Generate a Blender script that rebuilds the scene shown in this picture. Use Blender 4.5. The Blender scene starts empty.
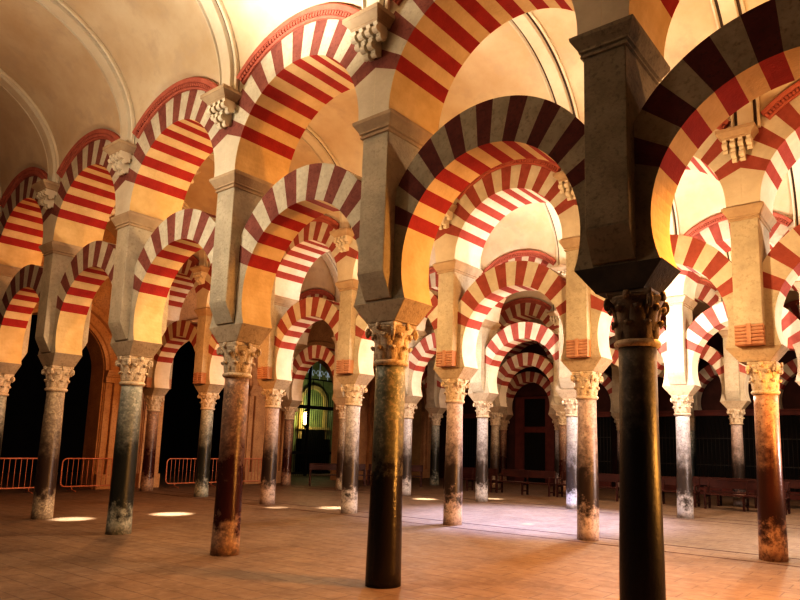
import bpy, math, random
from mathutils import Vector, Matrix
random.seed(7)
C = bpy.context.scene.collection
PI = math.pi
sin, cos, sqrt = math.sin, math.cos, math.sqrt
SP = 3.2                                   # spacing of the columns along an arcade
ROWY = [-5.76, 0.0, 5.76, 11.67, 17.42, 23.2]   # Z A B C D E arcade planes
WEST = -20.6                               # end wall of the naves

# ------------------------------------------------------------------ materials
def nt(name):
    m = bpy.data.materials.new(name); m.use_nodes = True
    t = m.node_tree
    return m, t, t.nodes['Principled BSDF']
def noise_mix(t, pos, ca, cb, scale, detail=5, lo=.35, hi=.65):
    n = t.nodes.new('ShaderNodeTexNoise'); n.inputs['Scale'].default_value = scale; n.inputs['Detail'].default_value = detail
    n.inputs['Roughness'].default_value = .62
    t.links.new(pos, n.inputs['Vector'])
    r = t.nodes.new('ShaderNodeMapRange'); r.inputs[1].default_value = lo; r.inputs[2].default_value = hi
    t.links.new(n.outputs[0], r.inputs[0])
    x = t.nodes.new('ShaderNodeMix'); x.data_type = 'RGBA'
    t.links.new(r.outputs[0], x.inputs[0])
    for k, c in ((6, ca), (7, cb)):
        if isinstance(c, tuple): x.inputs[k].default_value = (*c, 1)
        else: t.links.new(c, x.inputs[k])
    return x.outputs[2], n.outputs[0]
def mat(name, ca, cb, scale=3.0, rough=.8, bump=.25, bscale=22, spec=.25, cc=None, cs=18.):
    m, t, b = nt(name)
    g = t.nodes.new('ShaderNodeNewGeometry'); pos = g.outputs['Position']
    col, f = noise_mix(t, pos, ca, cb, scale)
    if cc: col, f = noise_mix(t, pos, col, cc, cs, lo=.52, hi=.72)
    t.links.new(col, b.inputs['Base Color'])
    b.inputs['Roughness'].default_value = rough
    b.inputs['Specular IOR Level'].default_value = spec
    if bump:
        n = t.nodes.new('ShaderNodeTexNoise'); n.inputs['Scale'].default_value = bscale; n.inputs['Detail'].default_value = 6
        t.links.new(pos, n.inputs['Vector'])
        bp = t.nodes.new('ShaderNodeBump'); bp.inputs['Strength'].default_value = bump; bp.inputs['Distance'].default_value = .02
        t.links.new(n.outputs[0], bp.inputs['Height']); t.links.new(bp.outputs[0], b.inputs['Normal'])
    return m
def emit(name, c, s):
    m, t, b = nt(name)
    b.inputs['Base Color'].default_value = (*c, 1)
    b.inputs['Emission Color'].default_value = (*c, 1); b.inputs['Emission Strength'].default_value = s
    return m
def shaft_mat(name, ca, cb, dark, z0=.62, z1=1.65, vein=None, rough=.33):
    """polished marble with the dark greasy band left by generations of hands"""
    m, t, b = nt(name)
    g = t.nodes.new('ShaderNodeNewGeometry'); pos = g.outputs['Position']
    col, f = noise_mix(t, pos, ca, cb, 9, 7, .4, .62)
    if vein: col, f = noise_mix(t, pos, col, vein, 22, 9, .50, .60)
    s = t.nodes.new('ShaderNodeSeparateXYZ'); t.links.new(pos, s.inputs[0])
    n = t.nodes.new('ShaderNodeTexNoise'); n.inputs['Scale'].default_value = 5; n.inputs['Detail'].default_value = 9; n.inputs['Roughness'].default_value = .72
    t.links.new(pos, n.inputs['Vector'])
    ad = t.nodes.new('ShaderNodeMath'); ad.operation = 'MULTIPLY_ADD'; ad.inputs[1].default_value = 1.9; 
    t.links.new(n.outputs[0], ad.inputs[0]); t.links.new(s.outputs[2], ad.inputs[2])
    ra = t.nodes.new('ShaderNodeValToRGB')
    mr = t.nodes.new('ShaderNodeMapRange'); mr.inputs[1].default_value = .95; mr.inputs[2].default_value = 3.95
    t.links.new(ad.outputs[0], mr.inputs[0]); t.links.new(mr.outputs[0], ra.inputs[0])
    e = ra.color_ramp.elements
    e[0].position = max(0.001, (z0-.18)/3); e[0].color = (0, 0, 0, 1) if z0 > .05 else (1, 1, 1, 1)
    e[1].position = max(.01, (z0+.14)/3); e[1].color = (1, 1, 1, 1)
    a = e.new((z1-.3)/3.); a.color = (1, 1, 1, 1)
    c = e.new(min(.99, (z1+.75)/3)); c.color = (0, 0, 0, 1)
    x = t.nodes.new('ShaderNodeMix'); x.data_type = 'RGBA'
    t.links.new(ra.outputs[0], x.inputs[0]); t.links.new(col, x.inputs[6]); x.inputs[7].default_value = (*dark, 1)
    t.links.new(x.outputs[2], b.inputs['Base Color'])
    rr = t.nodes.new('ShaderNodeMapRange'); t.links.new(ra.outputs[0], rr.inputs[0])
    rr.inputs[3].default_value = rough+.22; rr.inputs[4].default_value = rough
    t.links.new(rr.outputs[0], b.inputs['Roughness'])
    b.inputs['Specular IOR Level'].default_value = .5
    n2 = t.nodes.new('ShaderNodeTexNoise'); n2.inputs['Scale'].default_value = 30; n2.inputs['Detail'].default_value = 5
    t.links.new(pos, n2.inputs['Vector'])
    bp = t.nodes.new('ShaderNodeBump'); bp.inputs['Strength'].default_value = .3; bp.inputs['Distance'].default_value = .012
    t.links.new(n2.outputs[0], bp.inputs['Height']); t.links.new(bp.outputs[0], b.inputs['Normal'])
    return m
def floor_mat():
    m, t, b = nt('worn_paving')
    g = t.nodes.new('ShaderNodeNewGeometry'); pos = g.outputs['Position']
    br = t.nodes.new('ShaderNodeTexBrick'); br.inputs['Scale'].default_value = 1.0
    br.inputs['Brick Width'].default_value = .62; br.inputs['Row Height'].default_value = .31; br.inputs['Mortar Size'].default_value = .008
    br.inputs['Color1'].default_value = (.185, .125, .082, 1); br.inputs['Color2'].default_value = (.21, .145, .098, 1); br.inputs['Mortar'].default_value = (.10, .066, .046, 1)
    t.links.new(pos, br.inputs['Vector'])
    col, f = noise_mix(t, pos, br.outputs[0], (.115, .072, .047), 1.3, 8, .45, .75)
    col, f = noise_mix(t, pos, col, (.25, .185, .14), 7, 8, .5, .8)
    t.links.new(col, b.inputs['Base Color'])
    n = t.nodes.new('ShaderNodeTexNoise'); n.inputs['Scale'].default_value = 5; n.inputs['Detail'].default_value = 8
    t.links.new(pos, n.inputs['Vector'])
    mr = t.nodes.new('ShaderNodeMapRange'); mr.inputs[3].default_value = .42; mr.inputs[4].default_value = .75
    t.links.new(n.outputs[0], mr.inputs[0]); t.links.new(mr.outputs[0], b.inputs['Roughness'])
    b.inputs['Specular IOR Level'].default_value = .35
    bp = t.nodes.new('ShaderNodeBump'); bp.inputs['Strength'].default_value = .5; bp.inputs['Distance'].default_value = .02
    ad = t.nodes.new('ShaderNodeMath'); ad.operation = 'MULTIPLY_ADD'; ad.inputs[1].default_value = -.6
    t.links.new(br.outputs['Fac'], ad.inputs[0]); t.links.new(n.outputs[0], ad.inputs[2])
    t.links.new(ad.outputs[0], bp.inputs['Height']); t.links.new(bp.outputs[0], b.inputs['Normal'])
    return m

M = {}
M['cream'] = mat('cream_voussoir', (.72, .53, .30), (.62, .44, .23), 3, .85, .25, 25)  # painted cream, with some of the lamps' yellow put into the colour
M['facecream'] = mat('muted_cream_face', (.66, .60, .47), (.54, .48, .37), 4, .85, .4, 30, cc=(.48, .41, .31))  # arch faces, cream and red, greyer than the intrados
M['facered'] = mat('muted_red_face', (.30, .115, .09), (.23, .085, .068), 5, .85, .4, 40, cc=(.17, .06, .05))
M['plain'] = mat('golden_plaster', (.74, .54, .28), (.62, .43, .20), 2.5, .85, .25, 18)  # intrados plaster, part of the amber lamplight put into its colour
M['red'] = mat('red_brick_voussoir', (.40, .045, .035), (.32, .035, .028), 5, .85, .25, 40)
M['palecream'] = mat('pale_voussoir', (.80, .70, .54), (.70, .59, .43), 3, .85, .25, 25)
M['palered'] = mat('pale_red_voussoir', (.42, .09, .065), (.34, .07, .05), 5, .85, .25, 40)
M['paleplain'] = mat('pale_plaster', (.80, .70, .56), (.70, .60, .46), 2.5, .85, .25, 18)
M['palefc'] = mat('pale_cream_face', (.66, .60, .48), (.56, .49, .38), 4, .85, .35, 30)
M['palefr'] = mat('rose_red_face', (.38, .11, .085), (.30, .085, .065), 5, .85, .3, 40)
M['stone'] = mat('limestone', (.54, .47, .35), (.42, .36, .27), 3, .85, .5, 30, cc=(.38, .32, .24))
M['impost'] = mat('impost_stone', (.48, .38, .27), (.38, .30, .21), 3, .85, .4, 30, cc=(.28, .22, .15))
M['cornice'] = mat('cornice_stone', (.50, .38, .25), (.40, .29, .19), 3, .85, .3, 30)
M['wallplaster'] = mat('spandrel_plaster', (.66, .58, .45), (.56, .48, .36), 2, .9, .2, 20)
M['vault'] = mat('vault_plaster', (.70, .59, .43), (.60, .46, .30), .9, .9, .12, 6, cc=(.58, .46, .33), cs=2.5)
M['rib'] = mat('rib_plaster', (.72, .64, .50), (.64, .54, .40), 1.5, .9, .12, 12)
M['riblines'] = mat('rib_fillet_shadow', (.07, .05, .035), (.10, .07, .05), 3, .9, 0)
M['dentil'] = mat('rose_moulding', (.50, .17, .12), (.42, .13, .09), 6, .85, .2, 30)
M['capital'] = mat('capital_marble', (.66, .54, .40), (.50, .40, .28), 8, .6, .5, 40, .35, cc=(.28, .20, .13), cs=30)
M['brickrolls'] = mat('brick_roll', (.50, .30, .20), (.42, .22, .14), 8, .85, .3, 40)
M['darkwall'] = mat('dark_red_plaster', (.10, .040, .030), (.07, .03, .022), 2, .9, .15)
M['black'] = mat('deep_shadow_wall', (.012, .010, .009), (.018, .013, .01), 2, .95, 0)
M['warmstone'] = mat('ochre_pier_stone', (.62, .38, .20), (.50, .29, .15), 2, .8, .4, 14, cc=(.36, .2, .1))
M['wood'] = mat('red_brown_wood', (.07, .020, .013), (.045, .013, .010), 6, .45, .1, 30, .4)
M['iron'] = mat('black_iron', (.02, .018, .016), (.03, .025, .02), 6, .5, 0, spec=.5)
M['barrier'] = mat('rust_painted_steel', (.62, .25, .13), (.5, .18, .10), 9, .45, 0, spec=.5)
M['green'] = mat('pale_green_plaster', (.45, .48, .26), (.30, .36, .20), 2.5, .8, .2)
M['lamp'] = emit('lantern_glow', (1, .75, .3), 14)
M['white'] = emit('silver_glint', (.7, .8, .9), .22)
M['floor'] = floor_mat()
SH = [
 shaft_mat('shaft_black_marble', (.17, .15, .12), (.11, .095, .075), (.010, .008, .008), -.1, 2.1, (.22, .19, .15), .42),
 shaft_mat('shaft_green_grey', (.24, .25, .18), (.15, .16, .11), (.022, .016, .012), -.2, 1.6, (.38, .34, .25), .25),
 shaft_mat('shaft_red_brown', (.34, .21, .15), (.20, .14, .10), (.05, .013, .008), .45, 1.5, (.45, .30, .20), .25),
 shaft_mat('shaft_speckled_grey', (.36, .36, .31), (.19, .21, .18), (.025, .026, .02), .40, 1.75, (.46, .45, .38)),
 shaft_mat('shaft_warm_grey', (.36, .30, .23), (.24, .19, .14), (.05, .03, .02), .50, 1.5, (.5, .42, .3)),
 shaft_mat('shaft_pink_grey', (.52, .42, .38), (.40, .31, .28), (.035, .024, .02), .55, 1.5, (.30, .24, .22)),
 shaft_mat('shaft_pale_blue', (.54, .51, .50), (.42, .40, .41), (.045, .035, .03), .5, 1.45, (.3, .28, .28)),
 shaft_mat('shaft_amber', (.52, .32, .20), (.38, .21, .13), (.045, .016, .01), .45, 1.7, (.26, .14, .08), .28),
]
SHN = ['near-black', 'dark green-grey', 'red-brown', 'speckled grey', 'warm grey-brown', 'pinkish grey', 'pale bluish', 'amber brown']

# ------------------------------------------------------------------ mesh builder
class MB:
    def __init__(s): s.v = []; s.f = []; s.mi = []; s.sm = []
    def add(s, vs, fs, mi=0, smooth=False):
        o = len(s.v); s.v += [tuple(v) for v in vs]
        for f in fs: s.f.append(tuple(o+k for k in f)); s.mi.append(mi); s.sm.append(smooth)
    def box(s, x0, x1, y0, y1, z0, z1, mi=0):
        s.frustum((x0, x1, y0, y1), (x0, x1, y0, y1), z0, z1, mi)
    def frustum(s, a, b, z0, z1, mi=0):
        vs = [(a[0], a[2], z0), (a[1], a[2], z0), (a[1], a[3], z0), (a[0], a[3], z0), (b[0], b[2], z1), (b[1], b[2], z1), (b[1], b[3], z1), (b[0], b[3], z1)]
        s.add(vs, [(3, 2, 1, 0), (4, 5, 6, 7), (0, 1, 5, 4), (1, 2, 6, 5), (2, 3, 7, 6), (3, 0, 4, 7)], mi)
    def loft(s, prof, mi=0):
        """stack of rectangles (hx, hy, z): closed moulded block"""
        vs = []; fs = []
        for hx, hy, z in prof: vs += [(-hx, -hy, z), (hx, -hy, z), (hx, hy, z), (-hx, hy, z)]
        for k in range(len(prof)-1):
            for j in range(4): a = 4*k+j; b = 4*k+(j+1) % 4; fs.append((a, b, b+4, a+4))
        fs.append((3, 2, 1, 0)); n = 4*(len(prof)-1); fs.append((n, n+1, n+2, n+3))
        s.add(vs, fs, mi)
    def lathe(s, prof, n=32, mi=0, cx=0, cy=0):
        vs = []; fs = []
        for r, z in prof:
            for k in range(n): a = 2*PI*k/n; vs.append((cx+r*cos(a), cy+r*sin(a), z))
        for j in range(len(prof)-1):
            for k in range(n): a = j*n+k; b = j*n+(k+1) % n; fs.append((a, b, b+n, a+n))
        fs.append(tuple(range(n-1, -1, -1))); fs.append(tuple((len(prof)-1)*n+k for k in range(n)))
        s.add(vs, fs, mi, True)
    def tube(s, pts, r, n=8, mi=0, closed=False):
        pts = [Vector(p) for p in pts]; rs = r if isinstance(r, (list, tuple)) else [r]*len(pts)
        vs = []; fs = []; m = len(pts); up = None
        for i, p in enumerate(pts):
            if closed: d = pts[(i+1) % m]-pts[i-1]
            else: d = pts[min(i+1, m-1)]-pts[max(i-1, 0)]
            d.normalize()
            if up is None: up = Vector((0, 0, 1)) if abs(d.z) < .9 else Vector((1, 0, 0))
            a = d.cross(up)
            if a.length < 1e-4: a = d.cross(Vector((0, 1, 0)))
            a.normalize(); b = a.cross(d); b.normalize(); up = b
            for k in range(n): t = 2*PI*k/n; vs.append(p+a*cos(t)*rs[i]+b*sin(t)*rs[i])
        for i in range(m if closed else m-1):
            for k in range(n):
                a = i*n+k; b = i*n+(k+1) % n; c = ((i+1) % m)*n+(k+1) % n; d = ((i+1) % m)*n+k; fs.append((a, b, c, d))
        if not closed: fs.append(tuple(range(n-1, -1, -1))); fs.append(tuple((m-1)*n+k for k in range(n)))
        s.add(vs, fs, mi, True)
    def xcyl(s, x0, x1, y, z, r, n=12, mi=0):
        vs = [(x, y+r*cos(2*PI*k/n), z+r*sin(2*PI*k/n)) for x in (x0, x1) for k in range(n)]
        fs = [(k, (k+1) % n, n+(k+1) % n, n+k) for k in range(n)] + [tuple(range(n-1, -1, -1)), tuple(range(n, 2*n))]
        s.add(vs, fs, mi)
    def ycyl(s, x, y0, y1, z, r, n=12, mi=0):
        vs = [(x+r*cos(2*PI*k/n), y, z+r*sin(2*PI*k/n)) for y in (y0, y1) for k in range(n)]
        fs = [(k, (k+1) % n, n+(k+1) % n, n+k) for k in range(n)] + [tuple(range(n-1, -1, -1)), tuple(range(n, 2*n))]
        s.add(vs, fs, mi)
    def prism_x(s, x0, x1, poly, mi=0):
        """extrude a (y,z) polygon along x"""
        n = len(poly); vs = [(x, y, z) for x in (x0, x1) for y, z in poly]
        fs = [(k, (k+1) % n, n+(k+1) % n, n+k) for k in range(n)] + [tuple(range(n-1, -1, -1)), tuple(range(n, 2*n))]
        s.add(vs, fs, mi)
    def mesh(s, name, mats, bevel=0):
        if mats[0] is M.get('capital') and name != 'astragal':
            q = []
            for x, y, z in s.v:
                r = math.hypot(x, y); k = 1 if r < .2 else (.2+(r-.2)*.62)/r; q.append((x*k, y*k, z))
            s.v = q
        me = bpy.data.meshes.new(name); me.from_pydata(s.v, [], s.f)
        for m in mats: me.materials.append(m)
        me.polygons.foreach_set('material_index', s.mi); me.polygons.foreach_set('use_smooth', s.sm)
        me.update()
        import bmesh
        bm = bmesh.new(); bm.from_mesh(me); bmesh.ops.remove_doubles(bm, verts=bm.verts, dist=1e-5)
        if bevel:
            es = [e for e in bm.edges if len(e.link_faces) == 2 and e.calc_face_angle(0) > .5]
            bmesh.ops.bevel(bm, geom=es, offset=bevel, segments=1, affect='EDGES')
        bmesh.ops.recalc_face_normals(bm, faces=bm.faces); bm.to_mesh(me); bm.free()
        return me

def link(name, me, parent=None, loc=(0, 0, 0), kind=None, mats=None):
    o = bpy.data.objects.new(name, me); C.objects.link(o); o.location = loc
    if parent: o.parent = parent
    if kind: o['kind'] = kind
    return o
def thing(name, label, cat, loc=(0, 0, 0), rz=0, group=None):
    o = bpy.data.objects.new(name, None); C.objects.link(o); o.empty_display_size = .2
    o.location = loc; o.rotation_euler = (0, 0, rz)
    o['label'] = label; o['category'] = cat; o['kind'] = 'thing'
    if group: o['group'] = group
    return o

# ------------------------------------------------------------------ shared meshes
ZC0, ZC1, ZI = 2.70, 3.19, 3.44      # astragal, capital top, impost top
def shaft_mesh(m, k):
    b = MB(); prof = []
    j = .92 + .02*(k % 3)
    for i in range(15):
        t = i/14.; z = .0 + t*(ZC0-.03)
        r = .212 - .030*t + .004*sin(t*7+k)
        prof.append((r*(.97+.03*(k % 2)), z))
    b.lathe(prof, 40)
    return b.mesh('shaft', [m])
SHM = [shaft_mesh(m, k) for k, m in enumerate(SH)]
def torus_mesh():
    b = MB(); b.lathe([(.17, ZC0-.05), (.205, ZC0-.045), (.222, ZC0-.02), (.222, ZC0), (.205, ZC0+.02), (.17, ZC0+.025)], 36)
    return b.mesh('astragal', [M['capital']])
AST = torus_mesh()
def bell_mesh():
    b = MB(); b.lathe([(.17, ZC0+.01), (.185, ZC0+.02), (.192, ZC0+.15), (.21, ZC0+.26), (.245, ZC0+.35), (.30, ZC0+.42), (.30, ZC0+.44)], 36)
    return b.mesh('capital', [M['capital']])
BELL = bell_mesh()
def leaf_tier(n, z0, h, r0, r1, w, ph, curl):
    b = MB()
    for k in range(n):
        a = 2*PI*(k+ph)/n
        er = Vector((cos(a), sin(a), 0)); et = Vector((-sin(a), cos(a), 0))
        path = [(r0+.004, 0), (r0+.020, .30*h), (r0+.026, .58*h), (r1-.02, .82*h), (r1+.012, .97*h), (r1+.035, .98*h), (r1+.05, .88*h), (r1+.042, .78*h)]
        wid = [.50, .85, 1.0, .98, .80, .62, .42, .2]
        vs = []
        for (r, z), ww in zip(path, wid):
            for j in range(7):
                u = (j-3)/3.; lobe = 1+.10*((j % 2)*2-1)
                rr = r - .035*u*u*(1.0) + .010*(1 if j % 2 else 0)
                vs.append(er*rr + et*(u*w*ww*.5*lobe) + Vector((0, 0, z0+z-.02*u*u)))
        inn = [v - er*.022 for v in vs]
        N = len(vs); fs = []
        for i in range(len(path)-1):
            for j in range(6):
                p = i*7+j; fs.append((p, p+1, p+8, p+7)); fs.append((N+p+7, N+p+8, N+p+1, N+p))
            for j in (0, 6): p = i*7+j; fs.append((p, p+7, N+p+7, N+p))
        p = (len(path)-1)*7
        for j in range(6): fs.append((p+j, p+j+1, N+p+j+1, N+p+j))
        b.add(vs+inn, fs, 0, True)
    return b.mesh('leaf_tier', [M['capital']])
LT1 = leaf_tier(8, ZC0+.015, .19, .190, .245, .155, 0, 0)
LT2 = leaf_tier(8, ZC0+.10, .26, .198, .272, .165, .5, 0)
def volute_mesh():
    """one corner volute along +x (diagonal)"""
    b = MB(); pts = []; rs = []
    for i in range(6): t = i/5.; pts.append((.215+.10*t*t+.03*t, 0, ZC0+.26+.13*t)); rs.append(.020+.012*t)
    cx, cz = .355, ZC0+.355
    for i in range(1, 15):
        a = PI*.72 - i*.50; r = .062*(1-i/17.)
        pts.append((cx+r*cos(a), 0, cz+r*sin(a))); rs.append(.030*(1-i/26.))
    b.tube(pts, rs, 8)
    b.ycyl(cx, -.035, .035, cz, .028, 10)
    return b.mesh('volute', [M['capital']])
VOL = volute_mesh()
def abacus_mesh():
    b = MB(); n = 8; out = []
    for q in range(4):
        a0 = PI/4+q*PI/2; a1 = a0+PI/2
        p0 = Vector((cos(a0), sin(a0)))*.405; p1 = Vector((cos(a1), sin(a1)))*.405; mid = Vector((cos((a0+a1)/2), sin((a0+a1)/2)))
        for k in range(n):
            t = .05+.9*k/(n-1.); p = p0.lerp(p1, t) - mid*(.065*4*t*(1-t)); out.append(p)
    N = len(out); vs = []; fs = []
    for s, z in ((.90, ZC1-.065), (.95, ZC1-.045), (1, ZC1-.03), (1, ZC1)): vs += [(p.x*s, p.y*s, z) for p in out]
    for j in range(3):
        for k in range(N): fs.append((j*N+k, j*N+(k+1) % N, (j+1)*N+(k+1) % N, (j+1)*N+k))
    fs.append(tuple(range(N-1, -1, -1))); fs.append(tuple(range(3*N, 4*N)))
    b.add(vs, fs)
    for q in range(4):          # flower boss on every side
        a = q*PI/2; x, y = .30*cos(a), .30*sin(a)
        b.lathe([(.005, ZC1-.10), (.035, ZC1-.09), (.045, ZC1-.05), (.035, ZC1-.01), (.005, ZC1-.004)], 10, 0, x, y)
    return b.mesh('abacus', [M['capital']])
ABA = abacus_mesh()
def impost_mesh():
    b = MB(); b.loft([(.245, .225, ZC1), (.25, .23, ZC1+.015), (.435, .28, ZI-.012), (.445, .284, ZI)])
    return b.mesh('impost_block', [M['impost']], .006)
IMP = impost_mesh()
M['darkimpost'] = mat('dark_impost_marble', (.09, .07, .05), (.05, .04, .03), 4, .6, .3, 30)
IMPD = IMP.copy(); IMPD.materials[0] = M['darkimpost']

PW, PD = .22, .45
def pier_mesh(b0=3.78):
    b = MB(); b.box(-PW, PW, -PD, PD, b0, 5.60); b.box(-PW, PW, -.27, .27, ZI+.001, b0)
    return b.mesh('pier_body', [M['stone']], .008)
PIER = pier_mesh()
def corbel_mesh(kind):
    b = MB()
    if kind == 0:           # smooth swelling corbel
        poly = [(-.2705, 3.465), (-.30, 3.47), (-.335, 3.535), (-.375, 3.615), (-.42, 3.70), (-PD, 3.775), (-PD, 3.80), (-.2705, 3.80)]
        b.prism_x(-PW, PW, poly); return b.mesh('roll_corbel', [M['stone']], .004)
    # block striped with horizontal brick rolls
    b.box(-PW+.01, PW-.01, -PD+.02, -.25, 3.445, 3.80)
    for k in range(6): b.xcyl(-PW, PW, -PD+.025, 3.475+k*.058, .028)
    b.box(-.035, .035, -PD-.012, -.3, 3.45, 3.80)
    return b.mesh('roll_corbel', [M['brickrolls']])
CORB = [corbel_mesh(0), corbel_mesh(1)]
def cornice_mesh():
    b = MB(); b.loft([(.225, .455, 5.575), (.245, .475, 5.58), (.245, .475, 5.60), (.232, .462, 5.605), (.232, .462, 5.625), (.258, .485, 5.635), (.258, .485, 5.655), (.27, .49, 5.67), (.33, .54, 5.76), (.335, .545, 5.80), (.31, .51, 5.805), (.31, .50, 5.83)])
    return b.mesh('cornice', [M['cornice']])
CORN = cornice_mesh()
def console_meshes():
    s = MB()
    s.loft([(.22, .20, 6.93), (.24, .22, 6.95), (.24, .22, 6.965), (.27, .26, 7.00), (.30, .29, 7.03), (.31, .30, 7.035), (.31, .30, 7.095), (.26, .26, 7.105)])
    s.v = [(x, min(y-.03, -.001), z) for x, y, z in s.v]
    slab = s.mesh('console_slab', [M['cornice']])
    k = MB()
    k.prism_x(-.20, .20, [(-.001, 6.84), (-.05, 6.86), (-.08, 6.93), (-.001, 6.93)])
    k.prism_x(-.09, .09, [(-.001, 6.62), (-.04, 6.64), (-.06, 6.80), (-.001, 6.86)])
    body = k.mesh('console_block', [M['rib']])
    v = MB(); v.prism_x(-.034, .034, [(-.001, -.10), (-.10, -.10), (-.16, -.02), (-.19, .07), (-.001, .07)])
    v.xcyl(-.040, .040, -.155, -.02, .050, 12); v.xcyl(-.040, .040, -.085, -.10, .040, 12)
    vol = v.mesh('roll', [M['rib']], 0)
    return slab, body, vol
SLAB, CBODY, CROLL = console_meshes()

# arches ------------------------------------------------------------
def lower_arch_mesh(n, r=1.24, c=3.86, R=1.60, cR=4.03, y=.27, th0=22):
    """free horseshoe arch, centred x=0, imposts at +-1.6"""
    b = MB(); t0 = math.asin((ZI+.001-c)/r); a0 = math.radians(th0); hp = SP/2
    def ip(a, yy): return (r*cos(a), yy, c+r*sin(a))
    def ep(a, yy):
        # ray from (0,c) to circle centre cR
        d = cR-c; s_ = sin(a); k = s_*d + sqrt(R*R-d*d*(1-s_*s_)); k = min(k, (hp-PW-.001)/abs(cos(a)) if abs(cos(a)) > .05 else 99)
        return (k*cos(a), yy, c+k*sin(a))
    def strip(pts_i, pts_e, mi):
        m = len(pts_i); vs = []
        for (xi, zi), (xe, ze) in zip(pts_i, pts_e): vs += [(xi, -y, zi), (xe, -y, ze), (xe, y, ze), (xi, y, zi)]
        fs = []
        for k in range(m-1):
            p = 4*k
            for j in range(4): fs.append((p+j, p+(j+1) % 4, p+4+(j+1) % 4, p+4+j))
        fs.append((0, 1, 2, 3)); p = 4*(m-1); fs.append((p+3, p+2, p+1, p))
        o = len(b.mi); b.add(vs, fs, mi)
        for k in range(m-1):
            for j in (0, 2, 1): b.mi[o+4*k+j] = mi+3
    tot = PI-2*a0
    for k in range(n):
        pi_, pe_ = [], []
        for j in range(5):
            a = a0+tot*(k+j/4.)/n; i_ = ip(a, 0); e_ = ep(a, 0); pi_.append((i_[0], i_[2])); pe_.append((e_[0], e_[2]))
        strip(pi_, pe_, 1 if k % 2 == 0 else 0)
    for sgn in (1, -1):
        pi_, pe_ = [], []
        for j in range(9):
            a = t0+(a0-t0)*j/8.; i_ = ip(a, 0); pi_.append((sgn*i_[0], i_[2])); 
            e_ = ep(a0, 0); pe_.append((sgn*(hp-PW-.001), i_[2] if j < 8 else e_[2]))
        strip(pi_, pe_, 2)
    return b.mesh('voussoirs', [M['cream'], M['red'], M['plain'], M['facecream'], M['facered'], M['stone']])
LAM = {n: lower_arch_mesh(n) for n in (15, 17)}
UR, UC, UR2, UY = 1.33, 5.84, 1.84, .50
def upper_arch_mesh(n=17, th0=22):
    b = MB(); a0 = math.radians(th0); hp = SP/2-.0006; ZT = 8.15; t0 = math.asin((5.832-UC)/UR)
    y = UY
    def pts(a):
        k = UR2
        if abs(cos(a)) > .05: k = min(k, hp/abs(cos(a)))
        return (UR*cos(a), UC+UR*sin(a)), (k*cos(a), UC+k*sin(a))
    def strip(P, mi):
        vs = []
        for (xi, zi), (xe, ze) in P: vs += [(xi, -y, zi), (xe, -y, ze), (xe, y, ze), (xi, y, zi)]
        fs = []
        for k in range(len(P)-1):
            p = 4*k
            for j in range(4): fs.append((p+j, p+(j+1) % 4, p+4+(j+1) % 4, p+4+j))
        o = len(b.mi); b.add(vs, fs, mi)
        for k in range(len(P)-1):
            for j in (0, 2): b.mi[o+4*k+j] = {0: 3, 1: 4, 2: 5}[mi]
    tot = PI-2*a0
    for k in range(n): strip([pts(a0+tot*(k+j/4.)/n) for j in range(5)], 1 if k % 2 == 0 else 0)
    for sgn in (1, -1):
        P = []
        for j in range(7):
            a = t0+(a0-t0)*j/6.; i_, e_ = pts(a)
            P.append(((sgn*i_[0], i_[1]), (sgn*hp, i_[1] if j < 6 else e_[1])))
        strip(P, 2)
    me = b.mesh('voussoirs', [M['cream'], M['red'], M['plain'], M['facecream'], M['facered'], M['wallplaster']])
    w = MB(); ac = math.acos(hp/UR2); N = 28; vs = []; fs = []
    for k in range(N+1):
        a = ac+(PI-2*ac)*k/N; x, z = UR2*cos(a), UC+UR2*sin(a)
        vs += [(x, -y, z), (x, -y, ZT), (x, y, ZT), (x, y, z)]
    for k in range(N):
        p = 4*k
        for j in range(4): fs.append((p+j, p+(j+1) % 4, p+4+(j+1) % 4, p+4+j))
    w.add(vs, fs)
    wall = w.mesh('spandrel_wall', [M['wallplaster']])
    d = MB(); N = 40; Ri, Ro = UR2, UR2+.19; am = math.acos(1.36/Ro)
    prof = [(Ri, 0), (Ri, -.035), (Ri+.03, -.045), (Ri+.035, -.03), (Ri+.10, -.03), (Ri+.105, -.075), (Ro-.02, -.085), (Ro, -.07), (Ro, 0)]
    vs = []; fs = []; P = len(prof)
    for k in range(N+1):
        a = am+(PI-2*am)*k/N
        for r, yy in prof: vs.append((r*cos(a), -y+yy, UC+r*sin(a)))
    for k in range(N):
        for j in range(P): fs.append((k*P+j, k*P+(j+1) % P, (k+1)*P+(j+1) % P, (k+1)*P+j))
    fs.append(tuple(range(P-1, -1, -1))); fs.append(tuple(N*P+j for j in range(P)))
    d.add(vs, fs)
    T = 46
    for k in range(T):
        a = am+(PI-2*am)*(k+.5)/T; da = .35*(PI-2*am)/T
        q = []
        for aa in (a-da, a+da):
            for r in (Ri+.036, Ri+.098): q.append((r*cos(aa), UC+r*sin(aa)))
        vs = [(q[i][0], -y-.03+dy, q[i][1]) for dy in (-.035, .01) for i in (0, 1, 3, 2)]
        d.add(vs, [(0, 1, 2, 3), (7, 6, 5, 4), (0, 4, 5, 1), (1, 5, 6, 2), (2, 6, 7, 3), (3, 7, 4, 0)])
    mould = d.mesh('dentil_moulding', [M['dentil']])
    return me, wall, mould
UAM = {n: upper_arch_mesh(n) for n in (17,)}

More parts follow.
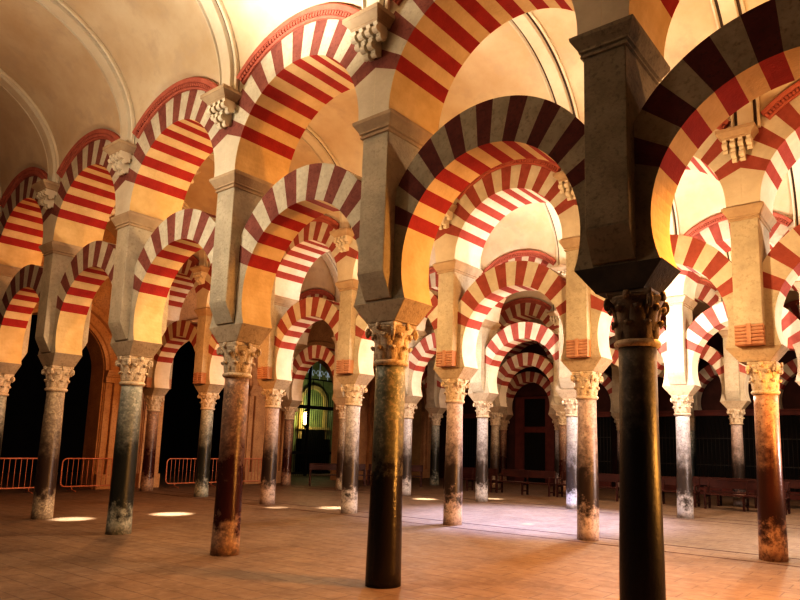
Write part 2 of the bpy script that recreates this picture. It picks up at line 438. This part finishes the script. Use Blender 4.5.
def pale(me):
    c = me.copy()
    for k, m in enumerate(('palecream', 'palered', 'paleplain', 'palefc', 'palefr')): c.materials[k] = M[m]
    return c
PX = {(1, 0): -.11, (2, 0): -.12}       # the nearest pier stands a little off its column
M['shadestone'] = mat('shaded_stone', (.30, .26, .19), (.22, .185, .13), 3, .85, .5, 30, cc=(.16, .13, .09))  # darker copies: shade on the nearest pier and arches put into the colour
M['shadecream'] = mat('shaded_cream_face', (.40, .34, .25), (.30, .255, .18), 4, .85, .5, 30, cc=(.24, .19, .13))
M['shadered'] = mat('shaded_red_face', (.15, .045, .035), (.11, .03, .025), 5, .85, .4, 40, cc=(.08, .03, .025))
M['shadecap'] = mat('shaded_capital', (.22, .165, .11), (.14, .10, .065), 8, .6, .5, 40, .35)  # nearest capital, its shade put into the colour
def swap(me, d):
    c = me.copy()
    for k, m in d.items(): c.materials[k] = M[m]
    return c
LAM['g15'] = swap(LAM[15], {3: 'shadecream', 4: 'shadered', 5: 'shadestone'}); LAM['g17'] = swap(LAM[17], {3: 'shadecream', 4: 'shadered', 5: 'shadestone'})
GP, GCOR, GCORN = swap(PIER, {0: 'shadestone'}), swap(CORB[0], {0: 'shadestone'}), swap(CORN, {0: 'shadestone'})
GB, GL1, GL2, GV, GA = [swap(q, {0: 'shadecap'}) for q in (BELL, LT1, LT2, VOL, ABA)]
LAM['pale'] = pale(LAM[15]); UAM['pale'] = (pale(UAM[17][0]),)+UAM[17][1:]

# ------------------------------------------------------------------ placing
RN = ['arcade beside the viewer', 'nearest arcade', 'second arcade', 'third arcade', 'fourth arcade', 'far wall arcade']
ORD = ['', 'first', 'second', 'third', 'fourth', 'fifth', 'sixth', 'seventh', 'eighth', 'ninth', 'tenth']
def ordn(r, i):     # ordinal counted from the near (right) end in view
    return ORD[i+1] if i >= 0 else 'unseen one'
CM = {1: {0: 0, 1: 1, 2: 2, 3: 3, 4: 4, 5: 3}, 2: {0: 7, 1: 5, 2: 5, 3: 6, 4: 5, 5: 3, 6: 2}, 3: {0: 4, 1: 6, 2: 6, 3: 6, 4: 6, 5: 4}}
CXO = {(2, 4): .0}
def column(r, i):
    x = -SP*i; y = ROWY[r]
    k = CM.get(r, {}).get(i, [2, 5, 4, 6, 3][(i*2+r) % 5])
    t = thing('marble_column', f"marble column, {SHN[k]} shaft, {ordn(r,i)} from near end of the {RN[r]}", 'column', (x, y, 0), 0, f'columns of the {RN[r]}')
    link('shaft', SHM[k], t); link('astragal', AST, t)
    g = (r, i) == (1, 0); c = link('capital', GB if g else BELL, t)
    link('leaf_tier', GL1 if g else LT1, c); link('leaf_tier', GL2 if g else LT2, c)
    for q in range(4):
        v = link('volute', GV if g else VOL, c); v.rotation_euler.z = PI/4+q*PI/2
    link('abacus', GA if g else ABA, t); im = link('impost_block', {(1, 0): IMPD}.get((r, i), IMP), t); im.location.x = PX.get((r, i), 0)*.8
    return t
def pier(r, i):
    x = -SP*i; y = ROWY[r]
    t = thing('stone_pier', f"stone pier with moulded cornice, {ordn(r,i)} from near end of the {RN[r]}", 'pier', (x+PX.get((r, i), 0), y, 0), 0, f'piers of the {RN[r]}')
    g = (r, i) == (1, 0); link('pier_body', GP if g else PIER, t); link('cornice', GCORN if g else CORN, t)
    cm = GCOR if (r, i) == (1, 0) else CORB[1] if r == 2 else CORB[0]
    for s in (0, PI): o = link('roll_corbel', cm, t); o.rotation_euler.z = s
    return t
def console(r, i, side):
    t = thing('stone_console', f"scrolled rib bracket, {ordn(r,i)} from near end of the {RN[r]}{'' if side<0 else ', back'}", 'bracket', (-SP*i+PX.get((r, i), 0), ROWY[r]+side*UY, 0), 0 if side < 0 else PI, f'rib brackets of the {RN[r]}')
    link('console_slab', SLAB, t); link('console_block', CBODY, t)
    for xx in (-.19, -.064, .064, .19): o = link('roll', CROLL, t); o.location = (xx, -.05, 6.86)
    for xx in (-.064, .064): o = link('roll', CROLL, t); o.location = (xx, -.001, 6.70)
def arches(r, i):   # bay between columns i and i+1
    xa, xb = -SP*i+PX.get((r, i), 0), -SP*(i+1)+PX.get((r, i+1), 0); x = (xa+xb)/2; sx = (xa-xb)/SP-.00001; y = ROWY[r]; n = 17 if (r, i) == (1, 0) else (15 if r < 2 else 'pale')
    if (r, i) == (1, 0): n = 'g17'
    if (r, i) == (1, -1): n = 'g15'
    w = f"{ordn(r,i)} whole bay from near end of the {RN[r]}" if i >= 0 else f"cropped nearest bay of the {RN[r]}"
    o = link('horseshoe_arch', LAM[n], None, (x, y, 0)); o.scale.x = (xa-xb-2*PW-.002)/(SP-2*PW-.002); o['label'] = f"lower striped horseshoe arch, {w}"; o['category'] = 'arch'; o['kind'] = 'thing'; o['group'] = f'lower arches of the {RN[r]}'
    t = thing('round_arch', f"upper striped round arch, {w}", 'arch', (x, y, 0), 0, f'upper arches of the {RN[r]}'); t.scale.x = sx
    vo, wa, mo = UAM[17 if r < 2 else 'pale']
    link('voussoirs', vo, t); link('spandrel_wall', wa, t); m1 = link('dentil_moulding', mo, t); m2 = link('dentil_moulding', mo, t); m2.rotation_euler.z = PI
    for m_ in (m1, m2): m_.location.x = (-SP*i-SP/2-x)/sx; m_.scale.x = 1/sx
for r in range(0, 5):
    lo, hi = (-1, 4) if r == 0 else (-1, 6)
    if r == 0: hi = 2
    for i in range(lo, hi+1):
        column(r, i); pier(r, i)
        if r > 0: console(r, i, -1)
        if r < 4: console(r, i, 1)
    for i in range(lo, hi): arches(r, i)

# ------------------------------------------------------------------ vaults
HS = None
def vault(r, x0=5.0, x1=WEST):
    """plaster groined barrel over the nave between rows r and r+1"""
    ya, yb = ROWY[r]+UY+.001, ROWY[r+1]-UY-.001
    yc = (ya+yb)/2; hs = (yb-ya)/2; B = 2.07; Z0 = 7.29
    nx = int((x0-x1)/.11); ny = 60; vs = []; fs = []
    for a in range(nx+1):
        x = x0+(x1-x0)*a/nx
        u = (x/SP) % 1.0; u = (u-.5)*SP      # 0 at bay centre
        for j in range(ny+1):
            ph = PI*j/ny
            yy = yc - hs*cos(ph); zb = Z0+B*sin(ph)
            d = min(yy-ya, yb-yy)
            lr = 2.06
            zl = UC+sqrt(max(lr*lr-u*u, 0)) + .62*d - .06*d*d if abs(u) < 1.42 else 0
            vs.append((x, yy, max(zb, zl)))
    for a in range(nx):
        for j in range(ny): p = a*(ny+1)+j; fs.append((p, p+1, p+ny+2, p+ny+1))
    b = MB(); b.add(vs, fs, 0, True)
    me = b.mesh('ceiling', [M['vault']])
    o = link('ceiling', me, None, kind='structure')
    return ya, yb, yc, hs
def rib_mesh(hs):
    b = MB(); N = 60; B = 2.07; Z0 = 7.29
    # (x offset, drop toward room)
    prof = [(-.23, 0), (-.23, .05), (-.195, .065), (-.175, .02), (-.13, .02), (-.115, .085), (.115, .085), (.13, .02), (.175, .02), (.195, .065), (.23, .05), (.23, 0)]
    vs = []; fs = []; mi = []; P = len(prof)
    for k in range(-1, N+2):
        ph = PI*min(max(k, 0), N)/N; n = Vector((0, cos(ph)*B, -sin(ph)*hs)); n.normalize(); dz = -.18 if k in (-1, N+1) else 0
        for x, d in prof: vs.append((x, -hs*cos(ph)+n.y*(d+.012), Z0+B*sin(ph)+n.z*(d+.012)+dz))
    N += 2
    for k in range(N):
        for j in range(P):
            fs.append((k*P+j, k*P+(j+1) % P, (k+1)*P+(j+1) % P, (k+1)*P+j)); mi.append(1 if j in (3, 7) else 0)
    o = len(b.v); b.v = [tuple(v) for v in vs]; b.f = fs; b.mi = mi; b.sm = [False]*len(fs)
    b.f += [tuple(range(P-1, -1, -1)), tuple(N*P+j for j in range(P))]; b.mi += [0, 0]; b.sm += [False]*2
    return b.mesh('vault_rib', [M['rib'], M['riblines']])
NV = ['front nave', 'second nave', 'third nave', 'fourth nave', 'farthest nave']
for r in range(5):
    ya, yb, yc, hs = vault(r)
    rm = rib_mesh(hs)
    for i in range(-1, 7):
        o = link('vault_rib', rm, None, (-SP*i, yc, 0))
        o['label'] = f"plaster rib of the {NV[r]}, over its {ordn(r,i)} column from near end"; o['category'] = 'vault rib'; o['kind'] = 'thing'; o['group'] = f'vault ribs of the {NV[r]}'

# ------------------------------------------------------------------ setting
b = MB(); b.box(-34, 12, -14, 30, -.3, 0); link('floor', b.mesh('floor', [M['floor']]), kind='structure')
M['floorstrip'] = mat('dark_floor_strip', (.10, .065, .055), (.14, .09, .075), 2, .6, .2)  # thin dark strips along the second and third arcades
for q, r in enumerate((2, 3)):
    b = MB()
    for dy in (-.42, .42): b.box(WEST, 8, ROWY[r]+dy-.02, ROWY[r]+dy+.02, -.02, .006)
    link(f'floor_strip_{q+1}', b.mesh('floor_strip', [M['floorstrip']]), kind='structure')

# west end wall: piers on the row lines, round arches across the naves
def west():
    b = MB(); x0, x1 = WEST-.9, WEST
    for r in range(0, 5):
        ya, yb = ROWY[r], ROWY[r+1]; yc = (ya+yb)/2; hw = (yb-ya)/2-1.15; zs = 4.0; N = 28
        zt = 10.2
        vs = []; fs = []
        for k in range(N+1):
            a = PI*k/N; yy = yc-hw*cos(a); z = zs+hw*sin(a)
            vs += [(x1, yy, z), (x1, yy, zt), (x0, yy, zt), (x0, yy, z)]
        for k in range(N):
            p = 4*k
            for j in range(4): fs.append((p+j, p+(j+1) % 4, p+4+(j+1) % 4, p+4+j))
        b.add(vs, fs)
        b.box(x0, x1, ya, ya+1.15, 0, zt); b.box(x0, x1, yb-1.15, yb, 0, zt)
    link('wall_west', b.mesh('wall_west', [M['warmstone']]), kind='structure')
west()
def west_arch(r):
    ya, yb = ROWY[r], ROWY[r+1]; yc = (ya+yb)/2; hw = (yb-ya)/2-1.15
    t = thing('stone_archway', f"moulded ochre stone archway closing the far end of the {NV[r]}", 'archway', (WEST+.01, yc, 0), 0, 'archways of the end wall')
    b = MB(); N = 30
    prof = [(.02, 0), (.02, .10), (.14, .10), (.17, .16), (.32, .16), (.36, .07), (.48, .07), (.52, .20), (.70, .22), (.76, .12), (.76, 0)]
    vs = []; fs = []; P = len(prof)
    for k in range(N+1):
        a = PI*k/N
        for d, xx in prof: vs.append((max(xx, .003), -(hw+d)*cos(a), 4.0+(hw+d)*sin(a)))
    for k in range(N):
        for j in range(P): fs.append((k*P+j, k*P+(j+1) % P, (k+1)*P+(j+1) % P, (k+1)*P+j))
    b.add(vs, fs); link('archivolt', b.mesh('archivolt', [M['warmstone']]), t)
    for s in (-1, 1):
        b = MB(); y0, y1 = sorted((s*(hw+.02), s*(hw+.80)))
        b.box(.003, .20, y0, y1, 0, .5)
        for k in range(3):
            a = y0+.05+k*.25; b.box(.003, .12 if k != 1 else .2, a, a+.20, .5, 3.62)
        b.box(.003, .06, y0+.02, y1-.02, .5, 3.62)
        link('pilaster', b.mesh('pilaster', [M['warmstone']], .01), t)
        b = MB()
        for z0, z1, e in ((3.60, 3.68, .03), (3.68, 3.80, .0), (3.80, 3.86, .05), (3.86, 3.94, .09), (3.94, 4.02, .13)): b.box(.003, .20+e, y0, y1, z0, z1)
        link('pilaster_cap', b.mesh('pilaster_cap', [M['warmstone']], .006), t)
for r in range(1, 5): west_arch(r)
# beyond the west wall: dark ambulatory
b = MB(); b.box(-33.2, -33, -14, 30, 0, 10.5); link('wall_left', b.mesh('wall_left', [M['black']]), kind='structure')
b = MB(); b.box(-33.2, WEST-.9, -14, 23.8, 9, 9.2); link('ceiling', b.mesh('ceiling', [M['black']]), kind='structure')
# north wall with blind arcade
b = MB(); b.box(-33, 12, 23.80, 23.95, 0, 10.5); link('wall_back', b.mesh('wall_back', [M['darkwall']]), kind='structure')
b = MB(); b.box(9, 9.2, -14, 23.8, 0, 10.5); link('wall_right', b.mesh('wall_right', [M['wallplaster']]), kind='structure')
for i in range(-1, 7):
    column(5, i); arches(5, i) if i < 6 else None; pier(5, i)

# door in the blind arch between E4 and E5
def wood_door(x, label):
    t = thing('panelled_door', label, 'door', (x, 23.74, 0))
    b = MB()
    for x0, x1 in ((-1.15, -.62), (.62, 1.15)): b.box(x0, x1, -.12, 0, 0, 4.4)
    b.box(-.62, .62, -.12, 0, 4.28, 4.4); link('door_frame', b.mesh('door_frame', [M['darkred']], .01), t)
    b = MB(); b.box(-.62, .62, -.10, -.02, 2.55, 2.85); link('transom', b.mesh('transom', [M['darkred']]), t)
    b = MB(); b.box(-.62, .62, -.03, 0, 0, 4.28)
    link('door_leaf', b.mesh('door_leaf', [M['black']]), t)
M['darkred'] = mat('dark_red_wood', (.15, .048, .038), (.11, .035, .03), 3, .7, .1)
wood_door(-SP*4.5, 'tall dark door with red frame and transom inside the far horseshoe arch')
def screen(i0, i1, label):
    x0, x1 = -SP*i1+.3, -SP*i0-.3; t = thing('chapel_screen', label, 'screen', (0, 22.7, 0))
    b = MB(); b.box(x0, x1, -.08, .08, 3.25, 3.42); b.box(x0, x1, -.12, .12, 3.42, 3.5)
    link('lintel', b.mesh('lintel', [M['darkred']], .01), t)
    b = MB(); b.box(x0, x1, -.06, .06, 0, .3); link('sill', b.mesh('sill', [M['darkred']], .01), t)
    b = MB(); n = int((x1-x0)/.16)
    for k in range(n+1):
        x = x0+(x1-x0)*k/n; b.tube([(x, 0, .3), (x, 0, 3.25)], .014, 5)
    for z in (1.2, 2.3): b.box(x0, x1, -.012, .012, z, z+.04)
    link('bars', b.mesh('bars', [M['iron']]), t)
    b = MB(); b.box(x0, x1, .1, .14, .3, 3.25); link('backing', b.mesh('backing', [M['black']]), t)
for i in range(-1, 4): screen(i, i+1, f"black iron chapel screen with dark lintel, {ordn(5,i)} from near end along far wall" if i >= 0 else 'black iron chapel screen at the near end of the far wall')
screen(5, 6, 'black iron chapel screen left of the tall dark door')

# ------------------------------------------------------------------ lit chapel beyond the west wall
def chapel():
    X = -27.6
    t = thing('lit_chapel_wall', 'pale green lit chapel wall with round arch niche seen through the third nave', 'chapel', (X, 19.4, 0))
    b = MB(); b.box(-.1, 0, -3.0, 3.0, 0, 8.8); link('back_panel', b.mesh('back_panel', [M['green']]), t)
    b = MB(); N = 20; vs = []; fs = []
    for k in range(N+1):
        a = PI*k/N
        for d, xx in ((0, 0), (0, .16), (.22, .16), (.22, 0)): vs.append((xx, .9-(.85+d)*cos(a), 4.1+(.85+d)*sin(a)))
    for k in range(N):
        for j in range(4): fs.append((k*4+j, k*4+(j+1) % 4, (k+1)*4+(j+1) % 4, (k+1)*4+j))
    b.add(vs, fs); b.box(0, .16, -.17, .05, .8, 4.1); b.box(0, .16, 1.75, 1.97, .8, 4.1); b.box(0, .3, -.3, 2.1, 2.55, 2.7)
    link('niche_frame', b.mesh('niche_frame', [M['cream']]), t)
    b = MB(); b.box(0.0, .5, -.2, 2.0, 0, 2.0); b.box(0, .3, .2, 1.7, 2.0, 2.5); link('altar', b.mesh('altar', [M['black']], .02), t)
    g = thing('iron_grille', 'tall black iron gate with scrollwork crest before the lit green chapel', 'gate', (X+2.4, 18.9, 0))
    b = MB()
    for k in range(41): y = -3+k*.15; b.tube([(0, y, 0), (0, y, 4.6 if k % 5 else 5.2)], .016, 5)
    b.box(-.04, .04, -3, 3, 3.6, 3.78); b.box(-.03, .03, -3, 3, 1.15, 1.3); b.box(-.03, .03, -3, 3, .1, .2); b.box(-.03, .03, -3, 3, 5.2, 5.27)
    for k in (-3, -1, 1, 3): b.box(-.06, .06, k-.06, k+.06, 0, 6.2)
    link('bars', b.mesh('bars', [M['iron']]), g)
    b = MB()
    for k in range(10):
        y = -2.7+k*.6
        for s in (-1, 1):
            pts = [(0, y+s*(.14-.13*q/11.*1)*cos(q*.6)+s*.12, 5.55+(.26-.22*q/11.)*sin(q*.6)) for q in range(12)]
            b.tube(pts, .02, 5)
        b.tube([(0, y, 5.2), (0, y, 6.1), (0, y, 6.4)], [.02, .025, .004], 6)
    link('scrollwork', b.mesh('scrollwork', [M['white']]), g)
    l = thing('hanging_lantern', 'small glowing yellow lantern hanging in the green chapel', 'lantern', (X+.9, 19.05, 0))
    b = MB(); b.lathe([(.02, 2.75), (.12, 2.85), (.15, 3.3), (.10, 3.5), (.02, 3.6)], 12); link('glass', b.mesh('glass', [M['lamp']]), l)
    b = MB(); b.tube([(0, 0, 3.6), (0, 0, 9)], .012, 5); b.lathe([(.02, 3.55), (.14, 3.5), (.03, 3.7)], 10); b.lathe([(.02, 2.55), (.06, 2.65), (.13, 2.78), (.02, 2.8)], 10)
    link('chain', b.mesh('chain', [M['iron']]), l)
chapel()

# ------------------------------------------------------------------ barriers
def barrier_parts(L=2.2):
    fr = MB(); h0, h1, r = .16, 1.04, .14; P = []
    for cy, cz, a0 in ((L/2-r, h1-r, 0), (-L/2+r, h1-r, PI/2), (-L/2+r, h0+r, PI), (L/2-r, h0+r, 1.5*PI)):
        for k in range(6): a = a0+PI/2*k/5; P.append((0, cy+r*cos(a), cz+r*sin(a)))
    fr.tube(P, .024, 8, closed=True)
    frame = fr.mesh('frame', [M['barrier']])
    bar = MB(); n = 15
    bar.tube([(0, 0, h0), (0, 0, h1)], .012, 6); bar = bar.mesh('bar', [M['barrier']])
    ft = MB(); ft.tube([(-.3, 0, .012), (-.2, 0, .03), (0, 0, .07), (.2, 0, .03), (.3, 0, .012)], .014, 6); ft.tube([(0, 0, .07), (0, 0, .17)], .018, 6)
    foot = ft.mesh('foot', [M['barrier']])
    return frame, bar, foot
FRM, BAR, FOOT = barrier_parts()
for k, (yc, lab) in enumerate(((1.68, 'rust coloured crowd barrier at the left edge of the picture'), (4.42, 'rust coloured crowd barrier in front of the ochre stone pilaster'), (7.95, 'rust coloured crowd barrier between the slim grey columns of the second arcade'), (10.35, 'rust coloured crowd barrier glimpsed just past the red-brown column'))):
    t = thing('crowd_barrier', lab, 'barrier', (-19.93, yc, 0), 0, 'crowd barriers across the nave ends')
    link('frame', FRM, t)
    for j in range(13): o = link('bar', BAR, t); o.location.y = -.93+j*.155
    for s in (-.75, .75): o = link('foot', FOOT, t); o.location.y = s

# ------------------------------------------------------------------ benches
def bench_parts(L=2.35):
    s = MB(); s.box(-L/2, L/2, -.24, .20, .42, .46); seat = s.mesh('seat', [M['wood']], .006)
    k = MB(); k.box(-L/2, L/2, .19, .23, .62, .86); k.box(-L/2, L/2, .18, .24, .86, .90); back = k.mesh('backrest', [M['wood']], .006)
    l = MB(); l.box(-.03, .03, -.22, -.16, 0, .42); l.box(-.03, .03, .16, .22, 0, .88); l.box(-.025, .025, -.2, .2, .12, .16); l.box(-.025, .025, -.2, .2, .36, .42)
    leg = l.mesh('leg', [M['wood']], .004)
    a = MB(); a.box(-.03, .03, -.22, .2, .64, .67); a.box(-.03, .03, -.22, -.17, .42, .64); arm = a.mesh('armrest', [M['wood']], .004)
    return seat, back, leg, arm, L
BS, BB, BL, BA, BLEN = bench_parts()
def bench(x, y, rz, lab):
    t = thing('wooden_bench', lab, 'bench', (x, y, 0), rz, 'dark wooden benches')
    link('seat', BS, t); link('backrest', BB, t)
    for s in (-BLEN/2+.05, 0, BLEN/2-.05): o = link('leg', BL, t); o.location.x = s
    for s in (-BLEN/2+.05, BLEN/2-.05): o = link('armrest', BA, t); o.location.x = s
spots = [(-12.9, 15.75, 0, 'dark red wooden bench before the tall far door, left one of the pair'),
 (-10.35, 15.7, 0, 'dark red wooden bench before the tall far door, right one of the pair'),
 (-7.8, 15.75, 0, 'dark wooden bench glimpsed right of the pinkish grey column'),
 (-5.2, 15.7, 0, 'dark wooden bench behind the pale column of the third row'),
 (-3.7, 16.9, .03, 'dark wooden bench in the rear line before the far screen'),
 (-2.55, 15.35, -.05, 'dark wooden bench with open armrest left of the amber column'),
 (.1, 15.5, .02, 'dark wooden bench right of the amber column'),
 (-1.0, 17.9, .02, 'dark wooden bench in the rear line, cut by the right edge'),
 (-17.9, 13.3, .9, 'dark wooden bench in the gloom left of the lit green chapel'),
 (-16.4, 15.2, .6, 'dark wooden bench in the gloom in front of the lit green chapel')]
for s in spots: bench(*s)

# ------------------------------------------------------------------ light
def light(kind, name, loc, col, power, size=.3, aim=None, angle=60, blend=.6):
    l = bpy.data.lights.new(name, kind); l.energy = power; l.color = col
    if kind in ('POINT', 'SPOT'): l.shadow_soft_size = size
    if kind == 'AREA': l.size = size
    if kind == 'SPOT': l.spot_size = math.radians(angle); l.spot_blend = blend
    o = bpy.data.objects.new(name, l); C.objects.link(o); o.location = loc
    if aim is not None: o.rotation_euler = (Vector(aim)-Vector(loc)).to_track_quat('-Z', 'Y').to_euler()
    return o
WARM = (1, .62, .28); AMB = (1, .48, .16); COOL = (.95, .86, 1.0); CREAM = (1, .80, .55)
# vault washes
NEU = (1, .92, .80)
light('SPOT', 'vault_lamp', (-4.6, -3.0, 5.6), NEU, 1500, .2, (-4.0, -1.9, 9), 100, .9)
light('SPOT', 'vault_lamp', (-2.4, 2.9, 5.2), NEU, 380, .2, (-2.2, 2.9, 9), 100, .8)
light('SPOT', 'vault_lamp', (1.8, 2.9, 5.2), (1, .74, .42), 300, .2, (1.8, 2.9, 9), 100, .8)
light('SPOT', 'vault_lamp', (-5.0, 8.7, 5.2), (1, .88, .66), 600, .2, (-5, 8.7, 9), 110, .8)
light('SPOT', 'vault_lamp', (2.0, 8.7, 5.2), (1, .88, .66), 500, .2, (1.5, 8.7, 9), 110, .8)
light('SPOT', 'vault_lamp', (-2.5, 14.5, 5.2), CREAM, 800, .2, (-2.5, 14.5, 9), 110, .8)
light('POINT', 'nave_fill', (-10.5, -3.3, 5.0), (1, .46, .14), 70, .4)  # unseen fill added to warm the left vault and pier fronts
light('POINT', 'nave_fill', (-7.0, -3.7, 5.5), (1, .90, .74), 380, .4)
# floods raking the intrados from the right
YEL = (1, .70, .38); PALE = (1, .90, .84)
light('POINT', 'flood_lamp', (4.5, 3.2, 4.4), (1, .56, .26), 400, .25)
light('POINT', 'flood_lamp', (-1.3, 3.4, 4.1), YEL, 250, .15)
light('POINT', 'flood_lamp', (-7.6, 2.6, 4.4), YEL, 300, .15)
light('POINT', 'flood_lamp', (-13.9, 3.0, 4.2), (1, .45, .16), 240, .15)
light('POINT', 'flood_lamp', (3.2, 8.9, 4.4), PALE, 700, .2)
light('POINT', 'flood_lamp', (-3.6, 8.9, 4.6), PALE, 750, .2)
light('POINT', 'flood_lamp', (-10.2, 8.9, 4.4), PALE, 330, .2)
light('POINT', 'flood_lamp', (-16.5, 8.9, 4.0), (1, .5, .2), 90, .2)
light('POINT', 'flood_lamp', (-1, 14.5, 4.2), (1, .8, .6), 480, .2)
light('POINT', 'flood_lamp', (-8, 14.5, 4.2), WARM, 160, .2)
light('SPOT', 'low_spot', (3.6, 2.3, 1.7), (1, .46, .10), 1300, .12, (-10, .9, 1.6), 75, .6)
light('SPOT', 'low_spot', (3.6, 8.0, 1.8), (1, .80, .75), 1500, .12, (-10, 7.6, 1.6), 75, .6)
light('SPOT', 'strip_lamp', (-6.0, 8.5, 6.3), (.48, .56, 1), 7500, .2, (-6.0, 8.4, 0), 72, .7)
light('SPOT', 'low_spot', (2.7, 4.9, 2.3), (1, .42, .10), 700, .1, (-6, 5.7, 1.6), 60, .6)  # unseen spot added for an orange rim on the second-row shafts
light('POINT', 'far_fill', (-13.5, 20.6, 3.4), (1, .6, .4), 60, .2)  # unseen light added to brighten the far door wall
light('SPOT', 'floor_fill', (1.2, 2.0, 6.0), (1, .40, .08), 2200, .2, (-.6, 1.2, 0), 95, .8)  # unseen overhead spot added to deepen the orange of the floor
light('POINT', 'chapel_lamp', (-26.3, 19.6, 3.6), (.9, 1, .5), 60, .2)
for x, y, oy, p, a in ((-12.33, .4, 1.8, 13000, 8), (-11.98, 2.44, 2.6, 16000, 9), (-10.8, 6.4, 7.6, 13000, 9), (-11.8, 5.3, 4.2, 8000, 6), (-11.26, 10.85, 9.8, 15000, 8), (-9.9, 12.88, 13.2, 11000, 7), (-5.3, 7.14, 7.6, 7000, 3)):
    light('SPOT', 'floor_spot', (x, oy, 7.0), (1, .93, .75), p, .02, (x, y, 0), a, 1)
w = bpy.data.worlds.new('World'); bpy.context.scene.world = w; w.use_nodes = True
w.node_tree.nodes['Background'].inputs[0].default_value = (1, .72, .5, 1); w.node_tree.nodes['Background'].inputs[1].default_value = .008

# ------------------------------------------------------------------ camera
f, pit, yaw, roll = 653.73, .148, -.652, .024
F = Vector((sin(yaw)*cos(pit), cos(yaw)*cos(pit), sin(pit))); R = Vector((cos(yaw), -sin(yaw), 0)); U = R.cross(F)
R2 = R*cos(roll)+U*sin(roll); U2 = -R*sin(roll)+U*cos(roll)
cd = bpy.data.cameras.new('Camera'); cam = bpy.data.objects.new('Camera', cd); C.objects.link(cam)
mw = Matrix((R2, U2, -F)).transposed().to_4x4(); mw.translation = Vector((2.306, -6.127, 1.651)); cam.matrix_world = mw
cd.sensor_width = 36; cd.lens = f*36/800.; cd.shift_x = -43.28/800.; cd.shift_y = 50.57/800.; cd.clip_start = .05
bpy.context.scene.camera = cam
sc = bpy.context.scene
sc.view_settings.view_transform = 'Standard'; sc.view_settings.look = 'High Contrast'; sc.view_settings.exposure = -.12
sc.render.engine = 'CYCLES'; sc.cycles.use_denoising = True; sc.cycles.max_bounces = 6; sc.cycles.diffuse_bounces = 3
